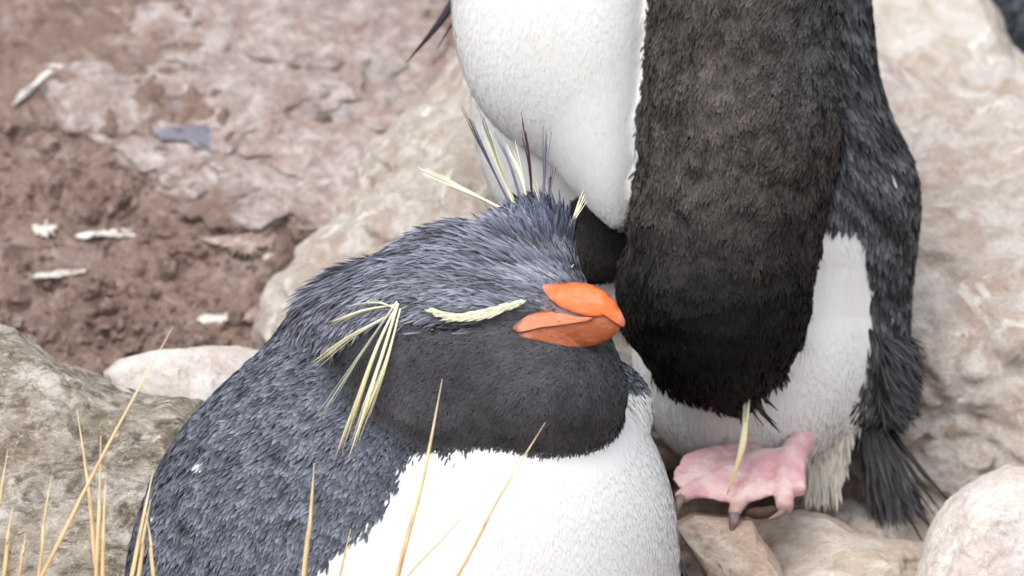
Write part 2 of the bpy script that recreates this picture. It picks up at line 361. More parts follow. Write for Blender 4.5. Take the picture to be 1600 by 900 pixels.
# loose grit and clods on the soil, uncountable
def grit():
    N = 2600; V, F, k = [], [], 0
    bmm = bmesh.new(); bmesh.ops.create_icosphere(bmm, subdivisions=2, radius=1)
    iv = np.array([v.co[:] for v in bmm.verts]); fi = np.array([[v.index for v in f.verts] for f in bmm.faces]); bmm.free()
    g = np.random.default_rng(5)
    for i in range(N):
        u, v = g.uniform(-40, 640), g.uniform(190, 640)
        h, n = ground_hit(u, v)
        if h is None or noise3(np.array([[u / 70, v / 40, 1.5]]))[0] < g.uniform(-.5, .25): continue
        r = S * min(20, 2.2 + g.pareto(2.2) * 3.2)
        sv = iv * g.uniform(.6, 1.2, 3) * (1 + .35 * g.normal(size=(len(iv), 1)) * .6)
        V.append(h + n * r * .2 + sv * r); F.append(fi + k); k += len(iv)
    o = make_obj("gravel", np.concatenate(V), np.concatenate(F), M_SOIL, smooth=False); tag(o, "brown crumbs of soil and grit on the slope", kind='stuff')
grit()

# ------------------------------------------------------------------ implicit bodies
def ell(c, r):
    c = np.array(c, float); r = np.array(r, float)
    def f(p):
        q = (p - c) / r; k0 = np.linalg.norm(q, axis=1); k1 = np.linalg.norm(q / r, axis=1) + 1e-9
        return k0 * (k0 - 1) / k1
    return f
def cone(a, ra, b, rb, flat=1.0):
    a = np.array(a, float); b = np.array(b, float); ab = b - a
    sc_ = np.array([1, 1, flat])
    def f(p):
        pa = (p - a) * sc_; ab_ = ab * sc_
        h = np.clip(pa @ ab_ / (ab_ @ ab_), 0, 1)
        return np.linalg.norm(pa - h[:, None] * ab_, axis=1) - (ra + (rb - ra) * h)
    return f
def smin(a, b, k):
    h = np.clip(.5 + .5 * (b - a) / k, 0, 1)
    return b * (1 - h) + a * h - k * h * (1 - h)
def union(fs, k):
    def f(p):
        d = fs[0](p)
        for g in fs[1:]: d = smin(d, g(p), k)
        return d
    return f
def grad(f, p, e=1.5):
    g = np.stack([f(p + np.eye(3)[i] * e) - f(p - np.eye(3)[i] * e) for i in range(3)], 1)
    return g / (np.linalg.norm(g, axis=1)[:, None] + 1e-9)

def surface(f, lo, hi, step):
    lo = np.array(lo, float); n = np.ceil((np.array(hi) - lo) / step).astype(int) + 1
    ax = [lo[i] + np.arange(n[i]) * step for i in range(3)]
    V = np.empty(tuple(n))
    for i, x in enumerate(ax[0]):
        Y, Z = np.meshgrid(ax[1], ax[2], indexing='ij')
        V[i] = f(np.stack([np.full(Y.size, x), Y.ravel(), Z.ravel()], 1)).reshape(Y.shape)
    ins = V < 0
    cnt = np.zeros(tuple(n - 1), int)
    for a in (0, 1):
        for b in (0, 1):
            for c in (0, 1): cnt += ins[a:n[0] - 1 + a, b:n[1] - 1 + b, c:n[2] - 1 + c]
    act = np.argwhere((cnt > 0) & (cnt < 8)); cid = -np.ones(tuple(n - 1), int); cid[tuple(act.T)] = np.arange(len(act))
    P = np.zeros((len(act), 3)); W = np.zeros(len(act))
    cor = [(a, b, c) for a in (0, 1) for b in (0, 1) for c in (0, 1)]
    for A in cor:
        for axx in range(3):
            if A[axx]: continue
            B = list(A); B[axx] = 1
            va = V[tuple((act + A).T)]; vb = V[tuple((act + B).T)]
            m = (va < 0) != (vb < 0); t = va[m] / (va[m] - vb[m])
            q = np.tile(np.array(A, float), (m.sum(), 1)); q[:, axx] = t
            P[m] += q; W[m] += 1
    P = lo + (act + P / W[:, None]) * step
    faces = []
    for axx in range(3):
        o1, o2 = (axx + 1) % 3, (axx + 2) % 3
        sl0 = [slice(None)] * 3; sl1 = [slice(None)] * 3
        sl0[axx] = slice(0, -1); sl1[axx] = slice(1, None)
        d = ins[tuple(sl0)].astype(int) - ins[tuple(sl1)].astype(int)
        e = np.argwhere(d != 0); s_ = d[tuple(e.T)]
        ok = (e[:, o1] > 0) & (e[:, o2] > 0) & (e[:, o1] < n[o1] - 1) & (e[:, o2] < n[o2] - 1)
        e, s_ = e[ok], s_[ok]
        def cell(a, b):
            q = e.copy(); q[:, o1] -= a; q[:, o2] -= b; return cid[tuple(q.T)]
        quad = np.stack([cell(1, 1), cell(0, 1), cell(0, 0), cell(1, 0)], 1)
        quad[s_ < 0] = quad[s_ < 0][:, ::-1]
        faces.append(quad)
    F = np.concatenate(faces)
    for _ in range(2):
        g = grad(f, P); P = P - g * f(P)[:, None] * .8
    return P, F

def sample(P, F, dens_fn, gen):
    """random points on a quad mesh, density per square unit given by dens_fn(centres)"""
    T = np.concatenate([F[:, [0, 1, 2]], F[:, [0, 2, 3]]])
    a, b, c = P[T[:, 0]], P[T[:, 1]], P[T[:, 2]]
    cr = np.cross(b - a, c - a); ar = np.linalg.norm(cr, axis=1) / 2
    cen = (a + b + c) / 3
    w = ar * dens_fn(cen, cr / (2 * ar[:, None] + 1e-9))
    N = int(w.sum()); idx = gen.choice(len(T), N, p=w / w.sum())
    r1 = np.sqrt(gen.random(N)); r2 = gen.random(N)
    return a[idx] * (1 - r1)[:, None] + b[idx] * (r1 * (1 - r2))[:, None] + c[idx] * (r1 * r2)[:, None]

def flow_field(ctrl):
    cp = np.array([c[0] for c in ctrl], float); cd = np.array([c[1] for c in ctrl], float)
    cd = np.concatenate([cd, np.zeros((len(cd), 3 - cd.shape[1]))], 1); cd /= np.linalg.norm(cd, axis=1)[:, None]
    def f(p):
        d2 = ((p[:, None, :2] - cp[None]) ** 2).sum(2) + 200
        w = 1 / d2 ** 1.5
        return (w @ cd) / w.sum(1)[:, None]
    return f

def feathers(root, nrm, dirs, L, Wd, lift, curl, roll, cb, ct, gen, d0, jitter=.15, bend=0.0):
    """leaf-shaped blades, 3 rows and a tip; all arrays per feather, in modelling units"""
    N = len(root); bc = lambda x: np.broadcast_to(np.asarray(x, float), (N,))
    L, Wd, lift, curl, roll = map(bc, (L, Wd, lift, curl, roll))
    d = dirs + gen.normal(size=(N, 3)) * jitter
    d = d - (d * nrm).sum(1)[:, None] * nrm; d /= np.linalg.norm(d, axis=1)[:, None] + 1e-9
    side = np.cross(d, nrm)
    sd = side * np.cos(roll)[:, None] + nrm * np.sin(roll)[:, None]
    bn = bc(bend) * gen.normal(size=N)
    rows = []; cols = []
    for t, w in ((0, .55), (.4, 1.0), (.78, .8)):
        p = root + d * (L * t * np.cos(lift))[:, None] + nrm * (L * (t * np.sin(lift) - curl * t * t))[:, None] + side * (bn * L * t * t)[:, None]
        rows += [p - sd * (Wd * w / 2)[:, None], p + sd * (Wd * w / 2)[:, None]]
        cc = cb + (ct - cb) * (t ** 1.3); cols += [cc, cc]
    p = root + d * (L * np.cos(lift))[:, None] + nrm * (L * (np.sin(lift) - curl))[:, None] + side * (bn * L)[:, None]
    rows.append(p); cols.append(ct)
    V = np.stack(rows, 1).reshape(-1, 3); Cc = np.stack(cols, 1).reshape(-1, 3)
    o = np.arange(N)[:, None] * 7
    f = np.concatenate([o + 0, o + 1, o + 3, o + 2, o + 2, o + 3, o + 5, o + 4, o + 4, o + 5, o + 6], 1).ravel()
    return V, f, np.tile([4, 4, 3], N), Cc, np.repeat(nrm, 7, 0)

def join_feathers(name, lst, mat, parent, d0):
    V, F, Sz, Cc, Nr, k = [], [], [], [], [], 0
    for v, f, s_, c, nr in lst:
        Nr.append(nr); V.append(v); F.append(f + k); Sz.append(s_); Cc.append(c); k += len(v)
    o = make_obj(name, to_world(np.concatenate(V), d0), np.concatenate(F), mat, parent=parent, col=np.concatenate(Cc), face_sizes=np.concatenate(Sz))
    nr = np.concatenate(Nr); nw = nr[:, :1] * np.array([1, 0, 0]) + nr[:, 2:] * FWD - nr[:, 1:2] * UPV
    at_ = o.data.attributes.new("Coat", 'FLOAT_VECTOR', 'POINT'); at_.data.foreach_set("vector", nw.astype(np.float32).ravel())
    tag(o, kind='stuff'); return o

def spline(pts, n):
    p = np.array(pts, float); p = np.concatenate([[2 * p[0] - p[1]], p, [2 * p[-1] - p[-2]]])
    out = []; m = len(p) - 3
    for t in np.linspace(0, m - 1e-6, n):
        i = int(t); f = t - i; a, b, c, d = p[i:i + 4]
        out.append(.5 * ((2 * b) + (-a + c) * f + (2 * a - 5 * b + 4 * c - d) * f * f + (-a + 3 * b - 3 * c + d) * f ** 3))
    return np.array(out)

def strip_geo(pts, widths, n=12, thick=.35, tip=True):
    """a tapering flattened blade along (u,v,d) points"""
    P = spline(pts, n); T = np.gradient(P, axis=0); T /= np.linalg.norm(T, axis=1)[:, None] + 1e-9
    side = np.cross(T, np.array([0, 0, 1.])); side /= np.linalg.norm(side, axis=1)[:, None] + 1e-9
    up = np.cross(side, T)
    w = np.interp(np.linspace(0, 1, n), np.linspace(0, 1, len(widths)), widths)
    V = []
    for a in range(6):
        an = a * math.pi / 3
        V.append(P + side * (w / 2 * math.cos(an))[:, None] + up * (w / 2 * thick * math.sin(an))[:, None])
    V = np.stack(V, 1).reshape(-1, 3)
    F = []
    for i in range(n - 1):
        for a in range(6):
            b = (a + 1) % 6; F.append((i * 6 + a, i * 6 + b, i * 6 + 6 + b, i * 6 + 6 + a))
    F = F + [(0, 5, 4, 3), (0, 3, 2, 1), ((n - 1) * 6, (n - 1) * 6 + 1, (n - 1) * 6 + 2, (n - 1) * 6 + 3), ((n - 1) * 6, (n - 1) * 6 + 3, (n - 1) * 6 + 4, (n - 1) * 6 + 5)]
    return V, np.array(F), np.repeat(np.linspace(0, 1, n), 6)

def strip(name, pts, widths, c0, c1, parent, d0, mat=None, n=12, thick=.35, extra=0):
    V, F, t = strip_geo(pts, widths, n, thick)
    if extra:
        g = np.random.default_rng(int(abs(pts[0][0] * 7 + pts[-1][1] * 3)))
        Vs, Fs, ts, k = [V], [F], [t], len(V)
        for _ in range(extra):     # stray barbs that lie along the plume
            off = g.normal(size=3) * np.array([2.2, 2.2, 2]); e0 = np.array(pts, float).copy()
            e0[1:] += off * np.linspace(.6, 2.2, len(e0) - 1)[:, None]; e0[-1] += (e0[-2] - e0[-1]) * g.uniform(.0, .5)
            v2, f2, t2 = strip_geo(e0, [max(.8, w * .35) for w in widths], n, thick)
            Vs.append(v2); Fs.append(f2 + k); ts.append(t2); k += len(v2)
        V, F, t = np.concatenate(Vs), np.concatenate(Fs), np.concatenate(ts)
    col = c0 + (c1 - c0) * t[:, None]
    if mat is not None and mat.name == 'straw':      # dry streaks and brown flecks along the blade
        col = col * np.clip(1 + .35 * fbm(np.stack([V[:, 0] / 5, V[:, 1] / 26, V[:, 2] / 5], 1), 3), .5, 1.3)[:, None] * (1 - .25 * sstep(.35, .6, noise3(V / 9))[:, None] * np.array([.6, 1, 1.2]))
    return make_obj(name, to_world(V, d0), F, mat or M_PLUME, parent=parent, col=col)

def ring_loft(name, stations, mat, parent, d0, n=20, power=2.0, col=None):
    """stations: (u, v_top, v_bottom, d, half thickness)"""
    st = spline(stations, 28); V = []
    for u, a, b, d, h in st:
        for k in range(n):
            an = 2 * math.pi * k / n; c, s_ = math.cos(an), math.sin(an)
            c = math.copysign(abs(c) ** (2 / power), c); s_ = math.copysign(abs(s_) ** (2 / power), s_)
            V.append((u, (a + b) / 2 + (b - a) / 2 * s_, d + h * c))
    V = np.array(V); m = len(st); F = []
    for i in range(m - 1):
        for k in range(n):
            b = (k + 1) % n; F.append((i * n + k, i * n + n + k, i * n + n + b, i * n + b))
    F = list(F); sizes = [4] * len(F); flat = [x for f in F for x in f]
    flat += list(range(n)); sizes.append(n); flat += [(m - 1) * n + k for k in range(n)][::-1]; sizes.append(n)
    return make_obj(name, to_world(V, d0), flat, mat, parent=parent, face_sizes=sizes)

SLATE_T = srgb(122, 127, 139); SLATE_B = srgb(44, 46, 52)
WHITE = np.array([.81, .815, .81])
def vary(c, gen, n, amt=.12):
    return np.clip(c[None] * (1 + gen.normal(size=(n, 1)) * amt), .002, .95)
def stain(q, gen):
    """white down, very slightly soiled in patches"""
    m = np.clip(fbm(q / 120, 4) * .7 + .15, 0, 1)[:, None]
    return np.clip(WHITE * (1 - m * np.array([.05, .065, .11])) * (1 + gen.normal(size=(len(q), 1)) * .02), 0, .9)
def frame_dens(c, nrm, front=1.0, back=.25, out=.3):
    inside = (c[:, 0] > -60) & (c[:, 0] < 1660) & (c[:, 1] > -60) & (c[:, 1] < 960)
    d = np.where(nrm[:, 2] < .35, front, back)
    return d * np.where(inside, 1, out)

# ------------------------------------------------------------------ the sleeping penguin in front
def front_penguin():
    d0 = 0; gen = np.random.default_rng(11)
    root = empty("penguin", to_world([(680, 1400, 0)], d0)[0])
    tag(root, "resting penguin with orange beak and closed eye in front of the bowed one", "penguin", "rockhopper penguins on the rocks")
    torso = union([ell((628, 966, 0), (435, 472, 330)), ell((800, 830, -60), (252, 285, 250)), ell((590, 575, 0), (140, 145, 170)), ell((562, 530, 0), (106, 112, 140)),
                   cone((575, 720, -215), 70, (395, 1080, -240), 55), ell((900, 640, 60), (118, 90, 110)), ell((520, 710, -20), (146, 205, 190))], 45)
    flip = cone((960, 770, 110), 40, (1082, 1000, 90), 42)
    head = union([ell((735, 545, -140), (215, 182, 190)), ell((838, 612, -195), (140, 118, 140)), ell((765, 445, -140), (125, 88, 130)),
                  ell((600, 508, -70), (130, 88, 150)), ell((850, 478, -225), (62, 58, 66)), ell((690, 640, -180), (130, 75, 120)),ell((838, 385, -150), (55, 62, 60))], 40)
    both = union([torso, flip], 12)
    body0 = lambda p: smin(both(p), head(p), 24)
    def touch(u, v):
        q = np.array([[u, v, -420.]])
        for _ in range(80):
            s_ = body0(q)[0]
            if s_ < .3 or q[0, 2] > 300: break
            q[0, 2] += s_ * .8
        return q[0]
    g0, g1, g2 = touch(655, 505), touch(705, 511), touch(775, 503)
    off = np.array([0, 2, -9.])
    groove = union([cone(g0 + off, 15, g1 + off, 19), cone(g1 + off, 19, g2 + off, 13)], 6)
    body = lambda p: -smin(-body0(p), groove(p), 8)
    P, F = surface(body, (120, 250, -420), (1180, 1480, 380), 8)
    wb_u = np.array([300, 440, 470, 500, 560, 600, 625, 640, 665, 720, 860, 940, 975, 1000, 1030, 1200])
    wb_v = np.array([1500, 1100, 960, 880, 825, 790, 750, 712, 704, 700, 650, 622, 610, 604, 614, 628])
    def is_white(p, jit=0):
        return (p[:, 1] + jit > np.interp(p[:, 0], wb_u, wb_v)) & (p[:, 2] < 150) & (flip(p) > 6)
    def is_head(p): return head(p) < both(p)
    n0 = grad(body, P)
    wv = is_white(P) & ~is_head(P)
    col = np.where(wv[:, None], WHITE, srgb(30, 31, 37))
    make_obj("body", to_world(P, d0), F, M_SKIN, parent=root, col=col)
    flow = flow_field([((880, 440), (-1, -.5)), ((860, 400), (-.35, -1)), ((820, 350), (-.4, -1)), ((780, 370), (-1, -.5)), ((690, 395), (-1, -.02)), ((610, 410), (-1, .12)),
        ((540, 430), (-1, .3)), ((770, 440), (-1, -.12)), ((690, 450), (-1, .08)), ((600, 450), (-1, .22)), ((840, 470), (-1, -.1)),
        ((840, 560), (-.7, .5)), ((750, 560), (-.8, .5)), ((650, 560), (-.7, .7)), ((860, 650), (-.1, 1)), ((950, 620), (.2, 1)), ((700, 660), (-.3, 1)), ((600, 600), (-.5, .9)),
        ((480, 520), (-.9, .45)), ((420, 600), (-.85, .5)), ((350, 700), (-.7, .7)), ((290, 850), (-.5, .9)), ((500, 700), (-.6, .8)), ((450, 850), (-.4, 1)), ((560, 660), (-.5, .85)),
        ((700, 800), (-.05, 1)), ((900, 800), (.05, 1)), ((1020, 700), (.15, 1)), ((520, 860), (-.5, .85))])
    sets = []
    # body slate
    def dn(c, n): return frame_dens(c, n) / 11
    p = sample(P, F, dn, gen); hd = is_head(p); wh = is_white(p, gen.normal(size=len(p)) * 7)
    q = p[~hd & ~wh]; nn = grad(body, q); N = len(q)
    bright = (1 + (.80 - .5 * sstep(470, 640, q[:, 0])) * fbm(np.stack([(q[:, 0] + .5 * q[:, 1]) / 34, (q[:, 1] - .3 * q[:, 0]) / 15, q[:, 2] / 34], 1), 3)) * gen.uniform(.6, 1.2, N)
    side_n = sstep(560, 660, q[:, 0]) * sstep(560, 640, q[:, 1])     # plainer plumage next to the breast
    L = gen.uniform(13, 27, N) * (1 - .35 * side_n); Wd = gen.uniform(3.6, 7.2, N) * (1 - .45 * side_n)
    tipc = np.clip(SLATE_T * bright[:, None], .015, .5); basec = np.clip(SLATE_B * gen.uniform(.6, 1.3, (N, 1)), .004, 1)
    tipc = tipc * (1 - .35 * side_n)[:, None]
    for fu, fv, fr in ((322, 719, 6), (246, 800, 3), (470, 476, 3)):      # stray specks of white down
        hit_ = (q[:, 0] - fu) ** 2 + (q[:, 1] - fv) ** 2 < fr * fr; tipc[hit_] = .75; basec[hit_] = .6
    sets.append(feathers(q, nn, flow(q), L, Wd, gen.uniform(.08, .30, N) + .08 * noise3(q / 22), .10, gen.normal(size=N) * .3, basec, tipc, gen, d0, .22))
    # white breast
    p = sample(P, F, lambda c, n: frame_dens(c, n) / 7, gen); wh = is_white(p, gen.normal(size=len(p)) * 7) & ~is_head(p)
    q = p[wh]; nn = grad(body, q); N = len(q)
    wset = feathers(q, nn, flow(q), gen.uniform(20, 34, N), gen.uniform(2.6, 4.4, N), gen.uniform(.0, .03, N), .008, gen.normal(size=N) * .08, stain(q, gen), stain(q, gen), gen, d0, .10)
    # head: cheek and throat fuzz, crown strands
    line_u = np.array([480, 560, 620, 660, 715, 760, 803, 850, 900, 1000]); line_v = np.array([540, 505, 478, 486, 498, 490, 470, 470, 450, 440])
    p = sample(P, F, lambda c, n: frame_dens(c, n) / 3.6, gen); q = p[is_head(p)]
    ln = q[:, 1] - np.interp(q[:, 0], line_u, line_v); keep = ln > gen.normal(size=len(q)) * 9 - 2; q = q[keep]; ln = ln[keep]; nn = grad(body, q); N = len(q)
    tex = 1 + .30 * fbm(q / 24, 3) + .28 * noise3(q / 75 + 3) + .12 * gen.normal(size=N)
    up_ = (1 - sstep(-6, 34, ln))[:, None] * sstep(690, 560, q[:, 0])[:, None] + (1 - sstep(-4, 22, ln))[:, None] * sstep(760, 830, q[:, 0])[:, None]
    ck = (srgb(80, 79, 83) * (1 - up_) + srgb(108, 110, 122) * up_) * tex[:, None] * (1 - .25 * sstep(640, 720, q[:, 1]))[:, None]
    sets.append(feathers(q, nn, flow(q), gen.uniform(7, 14, N), gen.uniform(1.2, 2.3, N), gen.uniform(.08, .3, N), .12, gen.normal(size=N) * .3, np.clip(ck * .75, .004, 1), np.clip(ck, .006, 1), gen, d0, .3))
    p = sample(P, F, lambda c, n: frame_dens(c, n) / 8, gen); q = p[is_head(p)]
    q = q[(q[:, 1] < np.interp(q[:, 0], line_u, line_v) + 4 + gen.normal(size=len(q)) * 8)]; nn = grad(body, q); N = len(q)
    front = sstep(800, 870, q[:, 0])
    clump = np.clip(1 + 1.0 * fbm(np.stack([q[:, 0] / 90, q[:, 1] / 14, q[:, 2] / 60], 1), 3), .3, 2)
    L = gen.uniform(34, 70, N) * (1 - .68 * front) * (1 - .3 * sstep(440, 480, q[:, 1])); Wd = gen.uniform(2, 4.4, N) * (1 - .3 * front)
    tc = np.clip(srgb(132, 136, 150) * (clump * gen.uniform(.7, 1.2, N))[:, None] + np.array([.012, .006, .004]), .012, .5); bcol = np.clip(tc * .35, .005, 1)
    bcol = bcol + (tc * .75 - bcol) * front[:, None]
    sets.append(feathers(q, nn, flow(q), L, Wd, gen.uniform(.06, .26, N), .05, gen.normal(size=N) * .4, bcol, tc, gen, d0, .16, bend=.10))
    # raised tuft at the front of the crown
    q = p[is_head(p)]; q = q[(q[:, 0] > 790) & (q[:, 0] < 895) & (q[:, 1] < 385) & (q[:, 2] < -90)]; q = q[gen.random(len(q)) < .22]; nn = grad(body, q); N = len(q)
    dd = np.stack([(q[:, 0] - 860) / 90 - .05, np.full(N, -1.), np.full(N, -.1)], 1)
    tc = np.clip(srgb(110, 116, 138) * gen.uniform(.5, 1.25, (N, 1)), .01, .5)
    sets.append(feathers(q, nn, dd, gen.uniform(22, 50, N), gen.uniform(3, 5, N), gen.uniform(.2, .6, N), .0, gen.normal(size=N) * .5, tc * .4, tc, gen, d0, .14))
    join_feathers("plumage", sets, M_FEATHER, root, d0)
    join_feathers("breast_down", [wset], M_WHITE, root, d0)
    # where a line of sight meets the head
    def at(u, v, off=0.0):
        q = np.array([[u, v, -420.]])
        for _ in range(80):
            s_ = body(q)[0]
            if s_ < .3 or q[0, 2] > 300: break
            q[0, 2] += s_ * .8
        return (u, v, q[0, 2] - off)
    # pale eyebrow: short feathers packed along a line
    br = spline([at(676, 489, 9), at(715, 496, 12), at(760, 488, 10), at(806, 470, 9)], 200)
    w = np.interp(np.linspace(0, 1, 200), [0, .12, .3, .6, .85, 1], [2, 6, 10, 13, 8, 2])
    M_ = 800; k = gen.integers(0, 200, M_); q = br[k] + np.stack([gen.normal(size=M_) * 3, (gen.random(M_) - .5) * w[k] * .9, -gen.random(M_) * 3], 1) + np.array([11, -2, 0])
    yl = srgb(236, 236, 206); nn = np.tile([0, 0, -1.], (M_, 1)); dd = np.tile([-1, .22, 0.], (M_, 1)); dd[:, 1] += np.interp(k, [0, 60, 200], [-.5, -.1, .25])
    V, f, s_, c, _n = feathers(q, nn, dd, gen.uniform(9, 22, M_), gen.uniform(1.2, 2.4, M_), .08, 0, gen.normal(size=M_) * .3, vary(yl, gen, M_, .08), vary(yl, gen, M_, .1), gen, d0, .08)
    make_obj("eyebrow", to_world(V, d0), f, M_PLUME, parent=root, col=c, face_sizes=s_)
    # shut eye: dark lids with a wet glint
    lid = plain_mat("eyelid", srgb(30, 27, 27), srgb(44, 40, 40), 400, .45, .4)
    e0, e1, e2 = at(662, 506, 5), at(702, 512, 5), at(752, 507, 5)
    V, F2, t = strip_geo([e0, e1, e2], [2, 7, 6, 2], 16, .6)
    eye = make_obj("eye", to_world(V, d0), F2, lid, parent=root)
    ball = plain_mat("eye_gloss", srgb(40, 24, 22), srgb(52, 30, 26), 300, .08, .8)
    b = np.array(at(678, 515, 9)); make_obj("eye_corner", to_world(b + ICO5 * np.array([4.5, 3, 3]), d0), ICO5F, ball, parent=eye)
    # beak
    def beak_mat(nm, a, b_, c_):
        m, nt, bs = new_mat(nm); tc = nt.nodes.new("ShaderNodeTexCoord"); mp = nt.nodes.new("ShaderNodeMapping"); mp.inputs['Scale'].default_value = (.35, 1, 1)
        nt.links.new(tc.outputs['Object'], mp.inputs[0])
        c = mixc(nt, ramp(nt, nz(nt, mp.outputs[0], 110, 5, .6, .4), [(.35, (0, 0, 0)), (.65, (1, 1, 1))]), a, b_)
        c = mixc(nt, ramp(nt, nz(nt, mp.outputs[0], 420, 6, .7, .5), [(.55, (0, 0, 0)), (.75, (.6, .6, .6))]), c, c_)
        at_ = nt.nodes.new('ShaderNodeAttribute'); at_.attribute_name = 'Col'; sp_ = nt.nodes.new('ShaderNodeSeparateColor'); nt.links.new(at_.outputs['Color'], sp_.inputs[0])
        c = mixc(nt, sp_.outputs[0], c, srgb(226, 176, 152)); c = mixc(nt, sp_.outputs[1], c, srgb(112, 46, 26))
        nt.links.new(c, bs.inputs['Base Color']); bs.inputs['Roughness'].default_value = .36; bs.inputs['Specular IOR Level'].default_value = .45
        bs.inputs['Subsurface Weight'].default_value = .15; bs.inputs['Subsurface Radius'].default_value = (.004, .0015, .0006); bs.inputs['Subsurface Scale'].default_value = .6
        bp = nt.nodes.new("ShaderNodeBump"); bp.inputs['Strength'].default_value = .25; bp.inputs['Distance'].default_value = .0006
        nt.links.new(nz(nt, mp.outputs[0], 500, 5, .6), bp.inputs['Height']); nt.links.new(bp.outputs[0], bs.inputs['Normal']); return m
    m_top = beak_mat("beak_orange", srgb(232, 114, 54), srgb(236, 106, 24), srgb(232, 146, 100))
    m_low = beak_mat("beak_rust", srgb(172, 96, 58), srgb(150, 78, 42), srgb(190, 120, 88))
    m_mid = beak_mat("beak_peach", srgb(226, 146, 110), srgb(214, 118, 72), srgb(230, 168, 140))
    def face_depth(p2):
        q = np.stack([p2[:, 0], p2[:, 1], np.full(len(p2), -420.)], 1)
        for _ in range(60): q[:, 2] = np.minimum(q[:, 2] + np.maximum(body0(q), 0) * .8, 60)
        return np.where(q[:, 2] > -100, 60, q[:, 2])
    def shell(name, outline, mat, recess=0.0, bevel=3.5):
        """a plate of the beak: its outline, swelling with the common curve of the beak, mirrored at the back"""
        o = np.array(outline, float); o = np.concatenate([o, o[:1]]); seg = np.linalg.norm(np.diff(o, axis=0), axis=1); cs = np.concatenate([[0], np.cumsum(seg)])
        t = np.linspace(0, cs[-1], 97)[:-1]; o = np.stack([np.interp(t, cs, o[:, 0]), np.interp(t, cs, o[:, 1])], 1)
        kk = np.array([1, 2, 1]) / 4; o = sum(np.roll(o, q_ - 1, 0) * kk[q_] for q_ in range(3))
        c = o.mean(0); n = len(o); T = np.array([1, .99, .965, .93, .88, .8, .7, .58, .45, .3, .15])
        def bulge(p):
            vc = np.interp(p[:, 0], [800, 850, 900, 940, 973], [514, 493, 490, 496, 506]); hv = np.interp(p[:, 0], [800, 850, 900, 940, 965, 978], [20, 54, 60, 50, 27, 14])
            H = np.interp(p[:, 0], [800, 840, 900, 940, 965, 978], [26, 44, 42, 33, 20, 9]); ax = np.interp(p[:, 0], [800, 840, 975], [-238, -248, -296])
            return ax, H * np.sqrt(np.clip(1 - ((p[:, 1] - vc) / hv) ** 2, .02, 1))
        V = []
        for sg in (1, -1):
            for t_ in T:
                q_ = c + (o - c) * t_; ax, h = bulge(q_); bv = (bevel * (1 - math.sqrt(1 - t_ ** 10)) + recess)
                dd_ = ax - sg * np.maximum(h - bv, 2)
                if sg > 0: dd_ = np.minimum(dd_, face_depth(q_) - 7 + bv)
                V.append(np.stack([q_[:, 0], q_[:, 1], dd_], 1))
        V = np.concatenate(V); m = len(T); F = []
        for sd in (0, 1):
            for r in range(m - 1):
                for a in range(n):
                    b_ = (a + 1) % n; k = (sd * m + r) * n; f = (k + a, k + b_, k + n + b_, k + n + a)
                    F.append(f if sd == 0 else f[::-1])
        for a in range(n):
            b_ = (a + 1) % n; F.append((a, m * n + a, m * n + b_, b_))
        flat = [x for f in F for x in f] + [(m - 1) * n + a for a in range(n)] + [(2 * m - 1) * n + a for a in range(n)][::-1]
        pale = .75 * sstep(958, 974, V[:, 0]) + .45 * (1 - sstep(846, 880, V[:, 0])) * (V[:, 1] < 475) + .5 * (1 - sstep(803, 840, V[:, 0]))
        pale = np.clip(pale + .25 * noise3(V / np.array([16, 5, 16.])), 0, .8)
        rim_tint = np.clip((1.5 if name == 'mouth_plate' else .9) * sstep(.80, 1.0, np.tile(np.repeat(T, n), 2)) * (.55 + .6 * noise3(V / 12)), 0, .8)  # dark rust tint towards each plate's rim, strongest on the mouth plate
        return make_obj(name, to_world(V, d0), flat, mat, parent=root, col=np.stack([pale, rim_tint, 0 * pale], 1), face_sizes=[4] * len(F) + [n, n])
    shell("upper_mandible", [(845, 446), (852, 444), (880, 442), (905, 441), (925, 445), (945, 456), (958, 469), (968, 486), (975, 502), (973, 511), (966, 509), (958, 498), (946, 491), (930, 495), (910, 493), (890, 487), (870, 478), (858, 468), (850, 457)], m_top, 0, 2.6)
    shell("mouth_plate", [(800, 512), (806, 505), (815, 498), (828, 490), (843, 487), (858, 486), (875, 488), (895, 493), (905, 494), (928, 496), (917, 501.5), (890, 505.5), (865, 509), (840, 512), (820, 517), (808, 519)], m_mid, 0, 1.6)
    shell("lower_mandible", [(807, 519), (822, 515), (840, 510), (865, 507), (890, 503), (917, 499), (930, 493), (945, 488), (958, 494), (968, 509), (962, 520), (950, 529), (930, 538), (910, 542), (890, 541), (865, 537), (845, 532), (825, 528), (812, 525)], m_low, 4.5, 1.5)
    shell("gape_skin", [(840, 484), (846, 450), (870, 472), (900, 486), (935, 491), (925, 498), (895, 496), (870, 492)], plain_mat("gape_skin_grey", srgb(128, 114, 120), srgb(146, 122, 124), 300, .6, .2), 5.5)
    # yellow side plumes
    Y0, Y1 = srgb(238, 237, 206), srgb(220, 217, 178); Y2 = srgb(224, 210, 160)
    def plume(pts, w, c0, c1, extra=2, pr=None): return strip("plume", pts, [x * .5 for x in w], c0, c1, pr or root, d0, n=14, extra=extra + 5)
    b = at(626, 476, 16)
    for (mid, tip, w, c1) in (((572, 484), (516, 503), [5, 6, 1], Y1), ((560, 520), (486, 574), [6, 8, 1.5], Y1), ((562, 560), (496, 662), [6, 6, 1], srgb(170, 184, 170)),
                              ((588, 550), (528, 710), [7, 10, 2], Y2), ((598, 560), (548, 714), [8, 12, 2.5], Y1), ((604, 570), (556, 690), [6, 7, 1.5], Y2), ((590, 472), (540, 478), [5, 4, 1], srgb(190, 192, 180))):
        plume([(b[0] + gen.normal() * 6, b[1] + gen.normal() * 4, b[2]), at(*mid, 24), at(*tip, 20)], w, Y0, c1, 3)
